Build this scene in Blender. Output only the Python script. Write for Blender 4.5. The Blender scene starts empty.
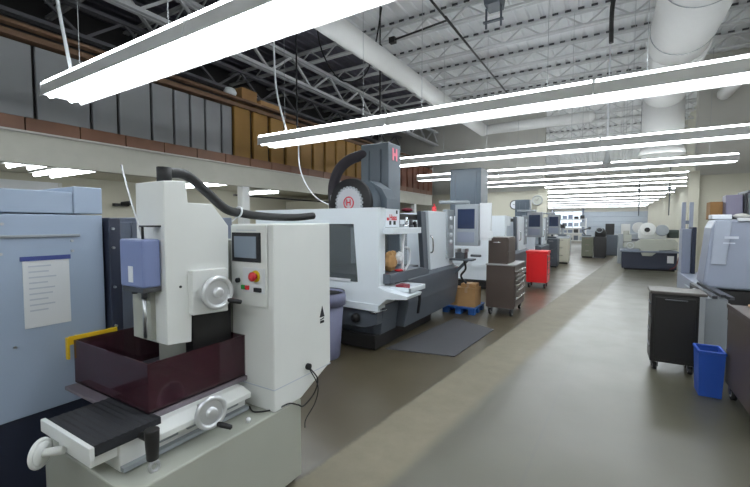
import bpy, bmesh, math, random
from mathutils import Vector, Matrix
random.seed(7)
C = bpy.context.scene.collection
PI = math.pi

# ------------------------------------------------------------------ materials
def lin(c):
    return tuple(((v/255)/12.92 if v/255 <= .04045 else ((v/255+.055)/1.055)**2.4) for v in c)
MATS = {}
def mat(name, rgb, rough=.5, metal=0., var=.08, scale=6., bump=0., emit=0., alpha=1., spec=.5):
    if name in MATS: return MATS[name]
    m = bpy.data.materials.new(name); m.use_nodes = True
    nt = m.node_tree; n = nt.nodes; p = n['Principled BSDF']
    c = lin(rgb)
    p.inputs['Roughness'].default_value = rough
    p.inputs['Metallic'].default_value = metal
    p.inputs['Specular IOR Level'].default_value = spec
    tc = n.new('ShaderNodeTexCoord'); no = n.new('ShaderNodeTexNoise')
    no.inputs['Scale'].default_value = scale; no.inputs['Detail'].default_value = 4
    nt.links.new(tc.outputs['Object'], no.inputs['Vector'])
    mx = n.new('ShaderNodeMix'); mx.data_type = 'RGBA'
    mx.inputs[6].default_value = (*[v*(1-var) for v in c], 1)
    mx.inputs[7].default_value = (*[min(1, v*(1+var)) for v in c], 1)
    nt.links.new(no.outputs['Fac'], mx.inputs[0]); nt.links.new(mx.outputs[2], p.inputs['Base Color'])
    if bump:
        b = n.new('ShaderNodeBump'); b.inputs['Strength'].default_value = bump; b.inputs['Distance'].default_value = .01
        nt.links.new(no.outputs['Fac'], b.inputs['Height']); nt.links.new(b.outputs['Normal'], p.inputs['Normal'])
    if emit:
        p.inputs['Emission Color'].default_value = (*c, 1); p.inputs['Emission Strength'].default_value = emit
    if alpha < 1: p.inputs['Alpha'].default_value = alpha
    MATS[name] = m
    return m

EDMW = mat('ivory_grey_enamel', (228, 230, 229), .42, var=.03)
EDMD = mat('ivory_grey_base_enamel', (164, 166, 157), .5, var=.04)
CREAM = mat('cream_painted_wall', (198, 195, 180), .8, var=.04, scale=2)
CREAMD = mat('greige_painted_wall', (186, 184, 178), .85, var=.04, scale=2)
WHITEP = mat('white_painted_steel', (212, 213, 212), .45, var=.02)
HAASW = mat('machine_white_paint', (226, 233, 240), .38, var=.02)
HAASG = mat('machine_charcoal_paint', (82, 88, 97), .42, var=.05)
COLG = mat('machine_slate_grey_paint', (74, 84, 94), .42, var=.05)
MIDG = mat('mid_grey_paint', (150, 156, 162), .45, var=.05)
PALEB = mat('pale_blue_grey_enamel', (160, 175, 198), .42, var=.04, scale=2)
LATHEB = mat('pale_grey_blue_enamel', (140, 147, 164), .4, var=.03)
NAVY = mat('dark_navy_paint', (38, 44, 62), .5)
NAVYC = mat('blue_grey_locker_paint', (112, 120, 136), .5)
HEADB = mat('violet_grey_plastic', (118, 130, 172), .4, var=.04)
BLACK = mat('black_rubber', (22, 22, 25), .6)
BLACKG = mat('black_paint', (30, 29, 30), .45)
BELL = mat('black_bellows', (30, 31, 36), .85)
DECKD = mat('darker_roof_deck', (84, 82, 92), .7, var=.1, scale=3)  # darker deck tone, over the mezzanine only
JOISTD = mat('darker_joist_steel', (128, 128, 134), .6)  # darker steel tone for the girder over the mezzanine
WALLD = mat('dark_left_wall', (62, 60, 62), .9, var=.15)  # dark grey tone for the whole left wall
ALU = mat('satin_aluminium', (222, 224, 228), .34, .55, var=.04)
STEEL = mat('brushed_steel', (190, 192, 196), .3, 1., var=.1)
DSTEEL = mat('dark_machined_steel', (95, 97, 102), .4, .8, var=.15)
CHROME = mat('chrome', (225, 226, 230), .15, 1., var=.02)
BROWN = mat('brown_cabinet_paint', (70, 59, 54), .45, var=.05)
BROWND = mat('dark_brown_paint', (66, 56, 52), .5)
RED = mat('red_cabinet_paint', (200, 26, 30), .35, var=.05)
REDD = mat('red_plastic', (190, 30, 40), .4)
BLUEB = mat('blue_bin_plastic', (34, 74, 162), .5)
BLUEP = mat('blue_pallet_plastic', (34, 82, 150), .55)
BINP = mat('grey_violet_bin_plastic', (112, 114, 140), .6)
CARD = mat('cardboard', (168, 130, 86), .85, var=.1, scale=9)
CARDD = mat('brown_cardboard', (140, 104, 62), .85, var=.12, scale=9)
YEL = mat('yellow_plastic', (225, 185, 30), .5)
GREEN = mat('green_button', (40, 150, 70), .4)
PAPER = mat('white_paper', (226, 229, 234), .7, var=.02)
INK = mat('blue_ink', (60, 72, 135), .7)
INKG = mat('grey_print', (196, 202, 214), .7)
INKD = mat('dark_print', (25, 27, 34), .6)
INKR = mat('red_print', (200, 35, 55), .5)
SCREEN = mat('screen_grey', (132, 144, 160), .25, var=.05)
SCREEND = mat('screen_navy', (38, 50, 78), .2, var=.2)
DUCT = mat('white_duct_wrap', (226, 226, 225), .6, var=.03)
GALV = mat('galvanised_steel', (165, 168, 172), .45, .3, var=.08)
JOIST = mat('pale_primed_steel', (200, 201, 203), .6, var=.05)
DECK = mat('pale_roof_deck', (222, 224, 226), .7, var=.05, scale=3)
CONC = mat('grey_kerb', (140, 140, 136), .8)
TUBE = mat('lit_fluorescent_tube', (243, 249, 252), .4, var=0, emit=16.5)
REFL = mat('white_lamp_reflector', (236, 238, 240), .4, var=.01)
HOUS = mat('grey_lamp_housing', (232, 232, 232), .5, var=.03)
COPPER = mat('reddish_brown_plank', (112, 77, 58), .6, var=.25, scale=4)
GPANEL = mat('grey_sheet_panel', (132, 133, 136), .5, .1, var=.12, scale=1.6)
OPANEL = mat('ochre_sheet_panel', (140, 104, 46), .6, var=.22, scale=2.2)
RPANEL = mat('rust_brown_sheet_panel', (112, 64, 44), .6, var=.2, scale=2.2)
SEAM = mat('dark_seam', (38, 34, 34), .7)
RAILB = mat('brown_wood_rail', (104, 78, 58), .7, var=.2)
OLIVE = mat('olive_grey_paint', (100, 102, 88), .6)
GAR = mat('pale_blue_grey_door', (160, 168, 178), .6, var=.03)
MATF = mat('dark_floor_mat', (70, 70, 74), .85, var=.1, scale=20)
TAN = mat('tan_board', (168, 138, 108), .6)
WINB = mat('daylight_window_glow', (226, 236, 246), .5, var=.02, emit=.8)

def glass(name, rgb, a):
    m = mat(name, rgb, .08, var=0); m.node_tree.nodes['Principled BSDF'].inputs['Alpha'].default_value = a
    return m
GLASSD = glass('smoky_window_glass', (95, 102, 106), .55)
GLASSR = glass('dark_red_acrylic', (58, 30, 39), .84)
GLASSC = glass('clear_tinted_glass', (150, 160, 165), .35)

def floor_mat():
    m = bpy.data.materials.new('polished_concrete'); m.use_nodes = True
    nt = m.node_tree; n = nt.nodes; L = nt.links; p = n['Principled BSDF']
    tc = n.new('ShaderNodeTexCoord'); sp = n.new('ShaderNodeSeparateXYZ'); L.new(tc.outputs['Object'], sp.inputs[0])
    def noise(s, d=6, r=.6):
        k = n.new('ShaderNodeTexNoise'); k.inputs['Scale'].default_value = s; k.inputs['Detail'].default_value = d
        k.inputs['Roughness'].default_value = r; L.new(tc.outputs['Object'], k.inputs['Vector']); return k
    def math_(op, a, b=None, c=None):
        k = n.new('ShaderNodeMath'); k.operation = op
        for i, v in enumerate((a, b, c)):
            if v is None: continue
            if isinstance(v, (int, float)): k.inputs[i].default_value = v
            else: L.new(v, k.inputs[i])
        return k.outputs[0]
    def mix(f, a, b):
        k = n.new('ShaderNodeMix'); k.data_type = 'RGBA'; L.new(f, k.inputs[0])
        for i, v in ((6, a), (7, b)):
            if isinstance(v, tuple): k.inputs[i].default_value = (*lin(v), 1)
            else: L.new(v, k.inputs[i])
        return k.outputs[2]
    def sstep(v, a, b):
        k = n.new('ShaderNodeMapRange'); k.interpolation_type = 'SMOOTHSTEP'
        L.new(v, k.inputs[0]); k.inputs[1].default_value = a; k.inputs[2].default_value = b; return k.outputs[0]
    n1 = noise(.7); n2 = noise(5, 8, .7); n3 = noise(1.8)
    xw = math_('ADD', sp.outputs['X'], math_('MULTIPLY', math_('SUBTRACT', n2.outputs['Fac'], .5), .1))
    # worn pale band between the two coated areas; its edges drift with y
    yl = math_('MULTIPLY_ADD', sp.outputs['Y'], .092, -1.80)      # left edge
    yr = math_('MULTIPLY_ADD', sp.outputs['Y'], .117, -1.38)      # right edge
    dl = math_('SUBTRACT', xw, yl); dr = math_('SUBTRACT', xw, yr)
    edge = math_('SUBTRACT', 1, sstep(math_('ABSOLUTE', dl), .004, .03))
    band = math_('MULTIPLY', sstep(dl, -.01, .03), math_('SUBTRACT', 1, sstep(dr, -.05, .08)))
    left = (80, 69, 51); right = (76, 74, 62)
    base = mix(sstep(dl, -.05, .05), left, right)
    mott = mix(n1.outputs['Fac'], (58, 53, 40), (98, 95, 81))
    k = n.new('ShaderNodeMix'); k.data_type = 'RGBA'; k.inputs[0].default_value = .45
    L.new(base, k.inputs[6]); L.new(mott, k.inputs[7]); base2 = k.outputs[2]
    bandc = mix(n2.outputs['Fac'], (101, 94, 77), (134, 126, 107))
    colr = mix(math_('MULTIPLY', math_('MULTIPLY', band, math_('SUBTRACT', 1, math_('MULTIPLY', sstep(sp.outputs['Y'], 6, 16), .75))), .85), base2, bandc)
    # control joints across the hall and hairline crack
    fy = math_('ABSOLUTE', math_('SUBTRACT', math_('FRACT', math_('DIVIDE', math_('ADD', sp.outputs['Y'], 1.2), 4.6)), .5))
    jy = math_('SUBTRACT', 1, sstep(fy, .0008, .003))
    jx = math_('SUBTRACT', 1, sstep(math_('ABSOLUTE', math_('SUBTRACT', sp.outputs['X'], math_('MULTIPLY_ADD', sp.outputs['Y'], .03, -.50))), .004, .016))
    j = math_('MULTIPLY', jx, .35)
    colr = mix(j, colr, (72, 70, 64))
    colr = mix(math_('MULTIPLY', math_('MULTIPLY', edge, math_('SUBTRACT', 1, sstep(sp.outputs['Y'], 5, 9))), .3), colr, (66, 60, 48))
    L.new(colr, p.inputs['Base Color'])
    rr = math_('MULTIPLY_ADD', n3.outputs['Fac'], .2, .22); rr = math_('MULTIPLY_ADD', band, .28, rr)
    L.new(rr, p.inputs['Roughness']); p.inputs['Specular IOR Level'].default_value = .5
    b = n.new('ShaderNodeBump'); b.inputs['Strength'].default_value = .03; b.inputs['Distance'].default_value = .005
    L.new(n1.outputs['Fac'], b.inputs['Height']); L.new(b.outputs['Normal'], p.inputs['Normal'])
    return m
FLOOR = floor_mat()

# ------------------------------------------------------------------ mesh helpers
class B:
    def __init__(s): s.v = []; s.f = []; s.s = []
    def add(s, vs, fs, smooth=False):
        k = len(s.v); s.v += [tuple(v) for v in vs]
        for f in fs: s.f.append([i+k for i in f]); s.s.append(smooth)
        return s
    def box(s, x0, x1, y0, y1, z0, z1):
        x0, x1 = sorted((x0, x1)); y0, y1 = sorted((y0, y1)); z0, z1 = sorted((z0, z1))
        return s.add([(x0,y0,z0),(x1,y0,z0),(x1,y1,z0),(x0,y1,z0),(x0,y0,z1),(x1,y0,z1),(x1,y1,z1),(x0,y1,z1)],
                     [(0,3,2,1),(4,5,6,7),(0,1,5,4),(1,2,6,5),(2,3,7,6),(3,0,4,7)])
    def prism(s, poly, ax, a, b):
        # poly: 2-D points in the plane perpendicular to ax ('x': (y,z), 'y': (x,z), 'z': (x,y))
        def P(p, t): return {'x': (t, p[0], p[1]), 'y': (p[0], t, p[1]), 'z': (p[0], p[1], t)}[ax]
        n = len(poly); vs = [P(p, a) for p in poly]+[P(p, b) for p in poly]
        return s.add(vs, [tuple(range(n)), tuple(range(2*n-1, n-1, -1))]+[(i, (i+1) % n, n+(i+1) % n, n+i) for i in range(n)])
    def cyl(s, p0, p1, r, r1=None, seg=20, cap=True):
        p0, p1 = Vector(p0), Vector(p1); d = (p1-p0).normalized(); r1 = r if r1 is None else r1
        u = d.orthogonal().normalized(); w = d.cross(u); vs = []
        for p, q in ((p0, r), (p1, r1)):
            for i in range(seg):
                a = 2*PI*i/seg; vs.append(p+q*(math.cos(a)*u+math.sin(a)*w))
        k = len(s.v)
        s.add(vs, [(i, (i+1) % seg, seg+(i+1) % seg, seg+i) for i in range(seg)], True)
        if cap:
            s.f += [[k+i for i in range(seg-1, -1, -1)], [k+seg+i for i in range(seg)]]; s.s += [False, False]
        return s
    def lathe(s, c, axis, prof, seg=32):
        # prof: (distance along axis, radius)
        c = Vector(c); d = Vector(axis).normalized(); u = d.orthogonal().normalized(); w = d.cross(u)
        vs = []
        for h, r in prof:
            for i in range(seg):
                a = 2*PI*i/seg; vs.append(c+d*h+r*(math.cos(a)*u+math.sin(a)*w))
        fs = [(j*seg+i, j*seg+(i+1) % seg, (j+1)*seg+(i+1) % seg, (j+1)*seg+i) for j in range(len(prof)-1) for i in range(seg)]
        return s.add(vs, fs, True)
    def tube(s, pts, r, seg=10, sub=6):
        P = [Vector(p) for p in pts]
        if sub > 1 and len(P) > 2:
            Q = []
            for i in range(len(P)-1):
                a = P[max(i-1, 0)]; b = P[i]; c = P[i+1]; d = P[min(i+2, len(P)-1)]
                for k in range(sub):
                    t = k/sub
                    Q.append(.5*((2*b)+(c-a)*t+(2*a-5*b+4*c-d)*t*t+(3*b-a-3*c+d)*t**3))
            Q.append(P[-1]); P = Q
        vs = []; u = None
        for i, p in enumerate(P):
            d = (P[min(i+1, len(P)-1)]-P[max(i-1, 0)]).normalized()
            u = d.orthogonal().normalized() if u is None else (u-d*u.dot(d)).normalized()
            w = d.cross(u); q = r[min(int(i/len(P)*len(r)), len(r)-1)] if isinstance(r, list) else r
            vs += [p+q*(math.cos(2*PI*k/seg)*u+math.sin(2*PI*k/seg)*w) for k in range(seg)]
        n = len(P)
        fs = [(j*seg+k, j*seg+(k+1) % seg, (j+1)*seg+(k+1) % seg, (j+1)*seg+k) for j in range(n-1) for k in range(seg)]
        k0 = len(s.v); s.add(vs, fs, True)
        s.f += [[k0+i for i in range(seg-1, -1, -1)], [k0+(n-1)*seg+i for i in range(seg)]]; s.s += [False, False]
        return s
    def torus(s, c, axis, R, r, seg=32, sg=10):
        c = Vector(c); d = Vector(axis).normalized(); u = d.orthogonal().normalized(); w = d.cross(u); vs = []
        for i in range(seg):
            a = 2*PI*i/seg; e = math.cos(a)*u+math.sin(a)*w
            for j in range(sg):
                b = 2*PI*j/sg; vs.append(c+e*(R+r*math.cos(b))+d*r*math.sin(b))
        fs = [(i*sg+j, ((i+1) % seg)*sg+j, ((i+1) % seg)*sg+(j+1) % sg, i*sg+(j+1) % sg) for i in range(seg) for j in range(sg)]
        return s.add(vs, fs, True)
    def ball(s, c, r, sx=1, sy=1, sz=1, seg=14):
        c = Vector(c); vs = []; n = seg//2
        for j in range(n+1):
            t = PI*j/n
            for i in range(seg):
                a = 2*PI*i/seg
                vs.append((c.x+r*sx*math.sin(t)*math.cos(a), c.y+r*sy*math.sin(t)*math.sin(a), c.z+r*sz*math.cos(t)))
        fs = [(j*seg+i, (j+1)*seg+i, (j+1)*seg+(i+1) % seg, j*seg+(i+1) % seg) for j in range(n) for i in range(seg)]
        return s.add(vs, fs, True)
    def strip(s, a, b, w, t, up=(0, 0, 1)):
        # flat bar from a to b, width w sideways, thickness t upward
        a, b = Vector(a), Vector(b); d = (b-a).normalized(); sd = d.cross(Vector(up))
        sd = d.orthogonal() if sd.length < 1e-4 else sd
        sd.normalize(); upv = sd.cross(d); vs = []
        for p in (a, b):
            for i, j in ((-1, -1), (1, -1), (1, 1), (-1, 1)): vs.append(p+sd*i*w/2+upv*j*t/2)
        return s.add(vs, [(0, 1, 2, 3), (7, 6, 5, 4), (0, 4, 5, 1), (1, 5, 6, 2), (2, 6, 7, 3), (3, 7, 4, 0)])

def world_loc(o):
    return Vector(o.get('_o', (0, 0, 0)))
ORG = {}
def obj(name, b, m, parent=None, bev=0., label=None):
    me = bpy.data.meshes.new(name)
    off = ORG.get(parent.name, Vector((0, 0, 0))) if parent else Vector((0, 0, 0))
    me.from_pydata([tuple(Vector(v)-off) for v in b.v], [], b.f)
    me.polygons.foreach_set('use_smooth', b.s); me.update()
    bm = bmesh.new(); bm.from_mesh(me); bmesh.ops.recalc_face_normals(bm, faces=bm.faces); bm.to_mesh(me); bm.free()
    o = bpy.data.objects.new(name, me); C.objects.link(o); me.materials.append(m)
    if parent: o.parent = parent; ORG[o.name] = off.copy()
    if bev:
        md = o.modifiers.new('bevel', 'BEVEL'); md.width = bev; md.segments = 2; md.limit_method = 'ANGLE'; md.angle_limit = .7
    if label: o['label'] = label
    return o
def thing(name, label, cat, loc, group=None):
    o = bpy.data.objects.new(name, None); C.objects.link(o); o.location = loc; o.empty_display_size = .1
    ORG[o.name] = Vector(loc); o['label'] = label; o['category'] = cat
    if group: o['group'] = group
    return o
def single(name, label, cat, b, m, group=None, bev=0.):
    # a thing that is one mesh: its origin goes to the middle of its foot
    xs = [v[0] for v in b.v]; ys = [v[1] for v in b.v]; zs = [v[2] for v in b.v]
    off = Vector(((min(xs)+max(xs))/2, (min(ys)+max(ys))/2, min(zs)))
    b.v = [tuple(Vector(v)-off) for v in b.v]
    o = obj(name, b, m, None, bev); o.location = off; ORG[o.name] = off
    o['label'] = label; o['category'] = cat
    if group: o['group'] = group
    return o
def struct(name, b, m, bev=0., label=None):
    o = obj(name, b, m, None, bev); o['kind'] = 'structure'
    if label: o['label'] = label
    return o
def dup(root, loc, label=None, group=None):
    r = root.copy(); C.objects.link(r); r.location = loc; ORG[r.name] = Vector(loc)
    if label: r['label'] = label
    if group: r['group'] = group
    for ch in list(root.children):
        c = ch.copy(); C.objects.link(c); c.parent = r
        for g in list(ch.children):
            d = g.copy(); C.objects.link(d); d.parent = c
    return r
def text(body, size, loc, rot, m, parent, name='lettering', ext=.001, bold=.0):
    cu = bpy.data.curves.new(name, 'FONT'); cu.body = body; cu.size = size; cu.extrude = ext; cu.offset = bold
    cu.align_x = 'CENTER'; cu.align_y = 'CENTER'
    tmp = bpy.data.objects.new(name+'_outline', cu); C.objects.link(tmp); bpy.context.view_layer.update()
    me = bpy.data.meshes.new_from_object(tmp.evaluated_get(bpy.context.evaluated_depsgraph_get()))
    bpy.data.objects.remove(tmp); bpy.data.curves.remove(cu)
    o = bpy.data.objects.new(name, me); C.objects.link(o); me.materials.clear(); me.materials.append(m)
    o.parent = parent; o.location = Vector(loc)-ORG.get(parent.name, Vector((0, 0, 0))); o.rotation_euler = rot
    return o
FACE_X = (PI/2, 0, PI/2)    # lettering on a face that looks to +X
FACE_Y = (PI/2, 0, 0)       # lettering on a face that looks to -Y

# ------------------------------------------------------------------ camera
H = 1.6; F = 390.; YAW = math.radians(31.04); PITCH = math.radians(2.862)
cam = bpy.data.cameras.new('camera'); co = bpy.data.objects.new('camera', cam); C.objects.link(co)
cam.sensor_width = 36; cam.lens = F/750*36; cam.clip_start = .05; cam.clip_end = 200
co.location = (0, 0, H); co.rotation_euler = (PI/2-PITCH, 0, YAW)
bpy.context.scene.camera = co

# ------------------------------------------------------------------ the hall
CZ = 6.2
struct('floor', B().box(-10, 6.2, -4, 41, -.1, 0), FLOOR)
for nm, dx0, dx1, dm in (('ceiling', -6.1, 6.2, DECK), ('ceiling_mezzanine', -10., -6.1, DECKD)):
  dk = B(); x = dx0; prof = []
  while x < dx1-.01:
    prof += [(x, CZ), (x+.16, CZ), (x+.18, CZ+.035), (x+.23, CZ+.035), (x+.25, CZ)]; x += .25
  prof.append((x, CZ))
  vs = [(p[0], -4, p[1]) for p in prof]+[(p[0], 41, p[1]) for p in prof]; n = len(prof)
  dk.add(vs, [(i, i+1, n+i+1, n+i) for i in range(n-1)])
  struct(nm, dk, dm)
struct('wall_left', B().box(-10.2, -10, -4, 41, 0, CZ+.1), WALLD)
struct('wall_back', B().box(-10.2, 6.4, -4.2, -4, 0, CZ+.1), CREAM)
struct('wall_right', B().box(6.2, 6.4, -4, 41, 0, CZ+.1), CREAM)
# partition right of the aisle: cream below, greige above
struct('wall_right_partition', B().box(2.0, 6.2, 14, 14.2, 0, 2.95), CREAM)
struct('wall_right_upper', B().box(2.0, 6.2, 13.96, 14.22, 2.95, CZ), CREAMD)
struct('wall_right_far', B().box(2.75, 2.95, 14.2, 41, 0, CZ), CREAM)
struct('pillar_right', B().box(1.82, 2.06, 13.7, 14.0, 0, 3.05), CREAM, .01)
# partition left of the aisle
struct('wall_left_partition', B().box(-10, -2.35, 17, 17.2, 0, 2.95), CREAM)
struct('wall_left_upper', B().box(-10, -2.3, 16.96, 17.22, 2.95, CZ), CREAMD)
struct('pillar_left', B().box(-2.5, -2.15, 16.7, 17.0, 0, 3.0), CREAM, .01)
# far wall with garage door and window opening
struct('wall_far', B().box(-10, -4.6, 40.6, 40.8, 0, CZ).box(-2.2, -2.05, 40.6, 40.8, 0, CZ).box(3.3, 6.2, 40.6, 40.8, 0, CZ)
       .box(-4.6, -2.2, 40.6, 40.8, 0, 1.25).box(-4.6, -2.2, 40.6, 40.8, 2.75, CZ).box(-2.05, 3.3, 40.6, 40.8, 2.7, CZ), CREAMD)
gd = B()
for k in range(6): gd.box(-2.05, 3.3, 40.62, 40.68, k*.45+.01, k*.45+.44)
struct('door_1', gd, GAR, .01, 'pale grey sectional overhead door')
w = struct('window_1', B().box(-4.6, -2.2, 40.68, 40.7, 1.25, 2.75), WINB)
fr = B()
for k in range(4): fr.box(-4.6+k*.78, -4.54+k*.78, 40.6, 40.68, 1.25, 2.75)
fr.box(-4.6, -2.2, 40.6, 40.68, 1.97, 2.03)
obj('window_frame', fr, WHITEP, w)
struct('trim_1', B().box(-2.2, -2.05, 40.45, 40.6, 0, 3.0), NAVYC)

# mezzanine over the left side
MX = -6.4; ME = 15.2
struct('mezzanine_floor_slab', B().box(-10, MX+.02, -4, ME, 2.56, 2.72), CREAM)
struct('beam_mezzanine', B().box(MX-.06, MX+.03, -4, ME, 2.36, 2.76), mat('aged_cream_beam', (172, 170, 160), .7), .01)
struct('trim_2', B().box(MX-.01, MX+.06, -4, ME, 2.755, 2.78), CREAMD)
tb = B(); y = -4.
while y < ME: tb.box(MX-.03, MX+.035, y+.01, min(y+.6, ME)-.005, 2.78, 2.95); y += .6
struct('trim_3', tb, COPPER)
edges = [-4, -3.1, -2.2, -1.3, -.4, .6, 1.25, 2.12, 2.76, 3.12, 3.62, 4.0, 4.30, 4.6, 4.95, 5.2]
gp = B()
for a, b in zip(edges, edges[1:]): gp.box(MX-.05, MX+.01, a+.018, b-.018, 2.95, 3.88)
struct('wall_mezzanine_grey_cladding', gp, GPANEL, .012)
op = B(); y = 5.2
while y < 10.9:
    op.box(MX-.06, MX+.02, y+.04, y+.44, 2.80, 3.92); y += .48
struct('wall_mezzanine_ochre_cladding', op, OPANEL, .02)
rp = B()
while y < ME-.2:
    rp.box(MX-.06, MX+.02, y+.04, y+.44, 2.80, 3.86); y += .48
struct('wall_mezzanine_rust_cladding', rp, RPANEL, .02)
struct('wall_mezzanine_backing', B().box(MX-.12, MX-.06, -4, ME, 2.7, 3.9), SEAM)
struct('trim_4', B().box(MX-.12, MX+.05, -4, ME, 3.92, 3.99).box(MX-.05, MX+.07, -4, ME, 4.06, 4.10), RAILB)
for k, yy in enumerate((5.5, 9.6, 13.6, 1.0, -2.6)):
    struct('pillar_mezzanine', B().box(MX-.14, MX+.02, yy-.09, yy+.09, 0, 2.37), WHITEP, .01)
struct('wall_under_mezzanine', B().box(-9.6, -9.5, -4, 17, 0, 2.56), CREAM)
# glazed office screen and a door line under the mezzanine
struct('wall_office_return', B().box(-9.5, -6.55, 9.9, 10.0, 0, 2.36), CREAM)
w2 = struct('window_2', B().box(-9.5, -9.47, .6, 3.5, 1.45, 2.42), PAPER)
fr = B()
for yy in (.6, 1.55, 2.5, 3.45): fr.box(-9.48, -9.44, yy, yy+.06, 1.45, 2.42)
obj('window_frame', fr, WHITEP, w2)
struct('trim_5', B().box(-6.9, -6.84, 5.6, 9.8, 2.2, 2.235), SEAM)

# roof framing: bar joists across the hall, girders along it
JB, JT = 5.8, 6.14
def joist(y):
    b = B()
    for dz in (JB, JT-.04):
        b.box(-10, 6.2, y-.06, y-.01, dz, dz+.045).box(-10, 6.2, y+.01, y+.06, dz, dz+.045)
    x = -9.8; up = True
    while x < 6.0:
        a = (x, y, JB+.02); c = (x+.42, y, JT-.02)
        if not up: a, c = (x, y, JT-.02), (x+.42, y, JB+.02)
        b.strip(a, c, .028, .028); x += .42; up = not up
    o = struct('ceiling_joist', b, JOIST)
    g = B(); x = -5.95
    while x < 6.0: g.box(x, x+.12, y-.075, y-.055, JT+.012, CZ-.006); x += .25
    g = obj('deck_gap_shade', g, mat('shaded_flute_end', (74, 74, 78), .8), o)  # dark boxes paint the shade inside the deck flute openings
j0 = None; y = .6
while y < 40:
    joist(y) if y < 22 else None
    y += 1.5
def girder(x, z0, z1, name='ceiling_girder', m=JOIST):
    b = B()
    for z in (z0, z1-.07): b.box(x-.09, x-.01, -4, 40.5, z, z+.07).box(x+.01, x+.09, -4, 40.5, z, z+.07)
    y = -3.8; up = True
    while y < 22:
        a, c = ((x, y, z0+.03), (x, y+.75, z1-.03)) if up else ((x, y, z1-.03), (x, y+.75, z0+.03))
        b.strip(a, c, .05, .05); y += .75; up = not up
    struct(name, b, m)
girder(-6.9, 5.15, 5.79); girder(-8.8, 5.15, 5.79, m=JOISTD); girder(3.4, 5.15, 5.79)
# flat cross bracing seen in the upper left of the roof
for k, (a, c) in enumerate((((-9, 1.5, 5.72), (-5.2, 5.0, 5.72)), ((-5.4, 1.6, 5.7), (-8.8, 5.2, 5.7)))):
    struct('ceiling_brace', B().strip(a, c, .07, .05), JOIST)

# ------------------------------------------------------------------ fluorescent lights
LZ = 3.05
LEN = 2.7
def light0():
    t = thing('fluorescent_light', 'x', 'ceiling light', (0, 0, 0))
    h = LEN/2-.006
    for sg in (-1, 1):
        obj('side_shade', B().prism([(sg*.205, .0), (sg*.2, .012), (sg*.178, .14), (sg*.10, .145), (sg*.1, .138), (sg*.168, .132)], 'x', -h, h), HOUS, t)
    obj('reflector', B().prism([(-.196, .008), (-.165, .092), (-.05, .096), (0, .05), (.05, .096), (.165, .092), (.196, .008), (.198, .012), (.168, .104), (-.168, .104), (-.198, .012)], 'x', -h, h), REFL, t)
    obj('wiring_channel', B().box(-h, h, -.055, .055, .106, .16), HOUS, t)
    for yy in (-.1, .1):
        obj('lamp_tube', B().cyl((-h+.012, yy, .036), (h-.012, yy, .036), .032, seg=12), TUBE, t)
    for sg in (-1, 1): obj('upward_lamp_tube', B().cyl((-h+.012, sg*.155, .168), (h-.012, sg*.155, .168), .016, seg=10), TUBE, t)
    for sg in (-1, 1):
        xa, xb = (h, h+.005) if sg > 0 else (-h-.005, -h)
        obj('end_plate', B().box(xa, xb, -.19, .19, .03, .16), REFL, t)
        obj('suspension_wire', B().cyl((sg*(h-.5), 0, .15), (sg*(h-.5), 0, 2.72), .004, seg=6), GALV, t)
    return t
ORDN = ['row behind the ivory machine', 'nearest row', 'second nearest row', 'third nearest row', 'fourth nearest row', 'fifth nearest row', 'sixth nearest row',
        'seventh nearest row', 'eighth nearest row', 'ninth nearest row', 'tenth nearest row', 'eleventh nearest row', 'farthest row']
POS = ['left end piece', 'piece right of the left end', 'piece over the aisle', 'piece at the right end']
proto = None
rows = [-1.3, 2.1, 5.3, 8.8, 12.2, 15.6, 19.0, 22.4, 25.8, 29.2, 32.6, 36.0, 39.2]
for r, yy in enumerate(rows):
    for k in range(4 if r < 4 else 3):
        loc = (-5.6+1.35+k*2.7, yy, LZ)
        lab = 'fluorescent strip light in the %s, %s' % (ORDN[r], POS[k])
        if proto is None:
            proto = light0(); proto.location = loc; proto['label'] = lab; proto['group'] = 'hanging fluorescent strip lights'
        else: dup(proto, loc, lab, 'hanging fluorescent strip lights')
# surface lights under the mezzanine
def office_light(loc, lab, L=1.25, base=None):
    t = thing('office_light', lab, 'ceiling light', loc, 'strip lights under the mezzanine')
    x, y, z = loc
    obj('housing', B().box(x-L/2, x+L/2, y-.2, y+.2, z, z+.05), WHITEP, t)
    for dy in (-.12, .12): obj('lamp_tube', B().cyl((x-L/2+.04, y+dy, z-.03), (x+L/2-.04, y+dy, z-.03), .03, seg=10), TUBE, t)
    return t
office_light((-7.1, 2.32, 2.49), 'left ceiling light under the mezzanine above the pale blue enclosure')
office_light((-7.7, 2.95, 2.49), 'ceiling light under the mezzanine just left of the ivory machine column', 2.0)
office_light((-7.6, 5.45, 2.49), 'ceiling light under the mezzanine behind the black hose', 1.9)
office_light((-8.3, 7.6, 2.49), 'farthest ceiling light under the mezzanine, behind the white post')

# ------------------------------------------------------------------ ducts and pipes
t = thing('round_duct', 'large white round air duct running over the right side of the aisle', 'duct', (1.05, 9, 4.5))
obj('straight_run', B().cyl((1.05, -3.9, 5.15), (1.05, 9.6, 5.15), .5, seg=40), DUCT, t)
obj('elbow', B().ball((1.05, 9.6, 5.15), .5, seg=32), DUCT, t)
obj('narrow_run', B().cyl((1.08, 9.6, 5.05), (1.12, 12.8, 5.0), .46, seg=36), DUCT, t)
obj('lower_elbow', B().ball((1.12, 12.8, 5.0), .46, seg=28), DUCT, t)
obj('drop_pipe', B().cyl((1.12, 12.85, 3.62), (1.12, 12.85, 5.0), .46, seg=36), DUCT, t)
obj('outlet_ring', B().lathe((1.12, 12.85, 3.42), (0, 0, 1), [(.0, .50), (.03, .52), (.2, .47), (.2, .45), (.02, .48), (.0, .50)], 36), DUCT, t)
for yy in (2.4, 4.8, 7.2, 9.0): obj('seam_band', B().torus((1.05, yy, 5.15), (0, 1, 0), .5, .012, sg=6), GALV, t)
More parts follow.
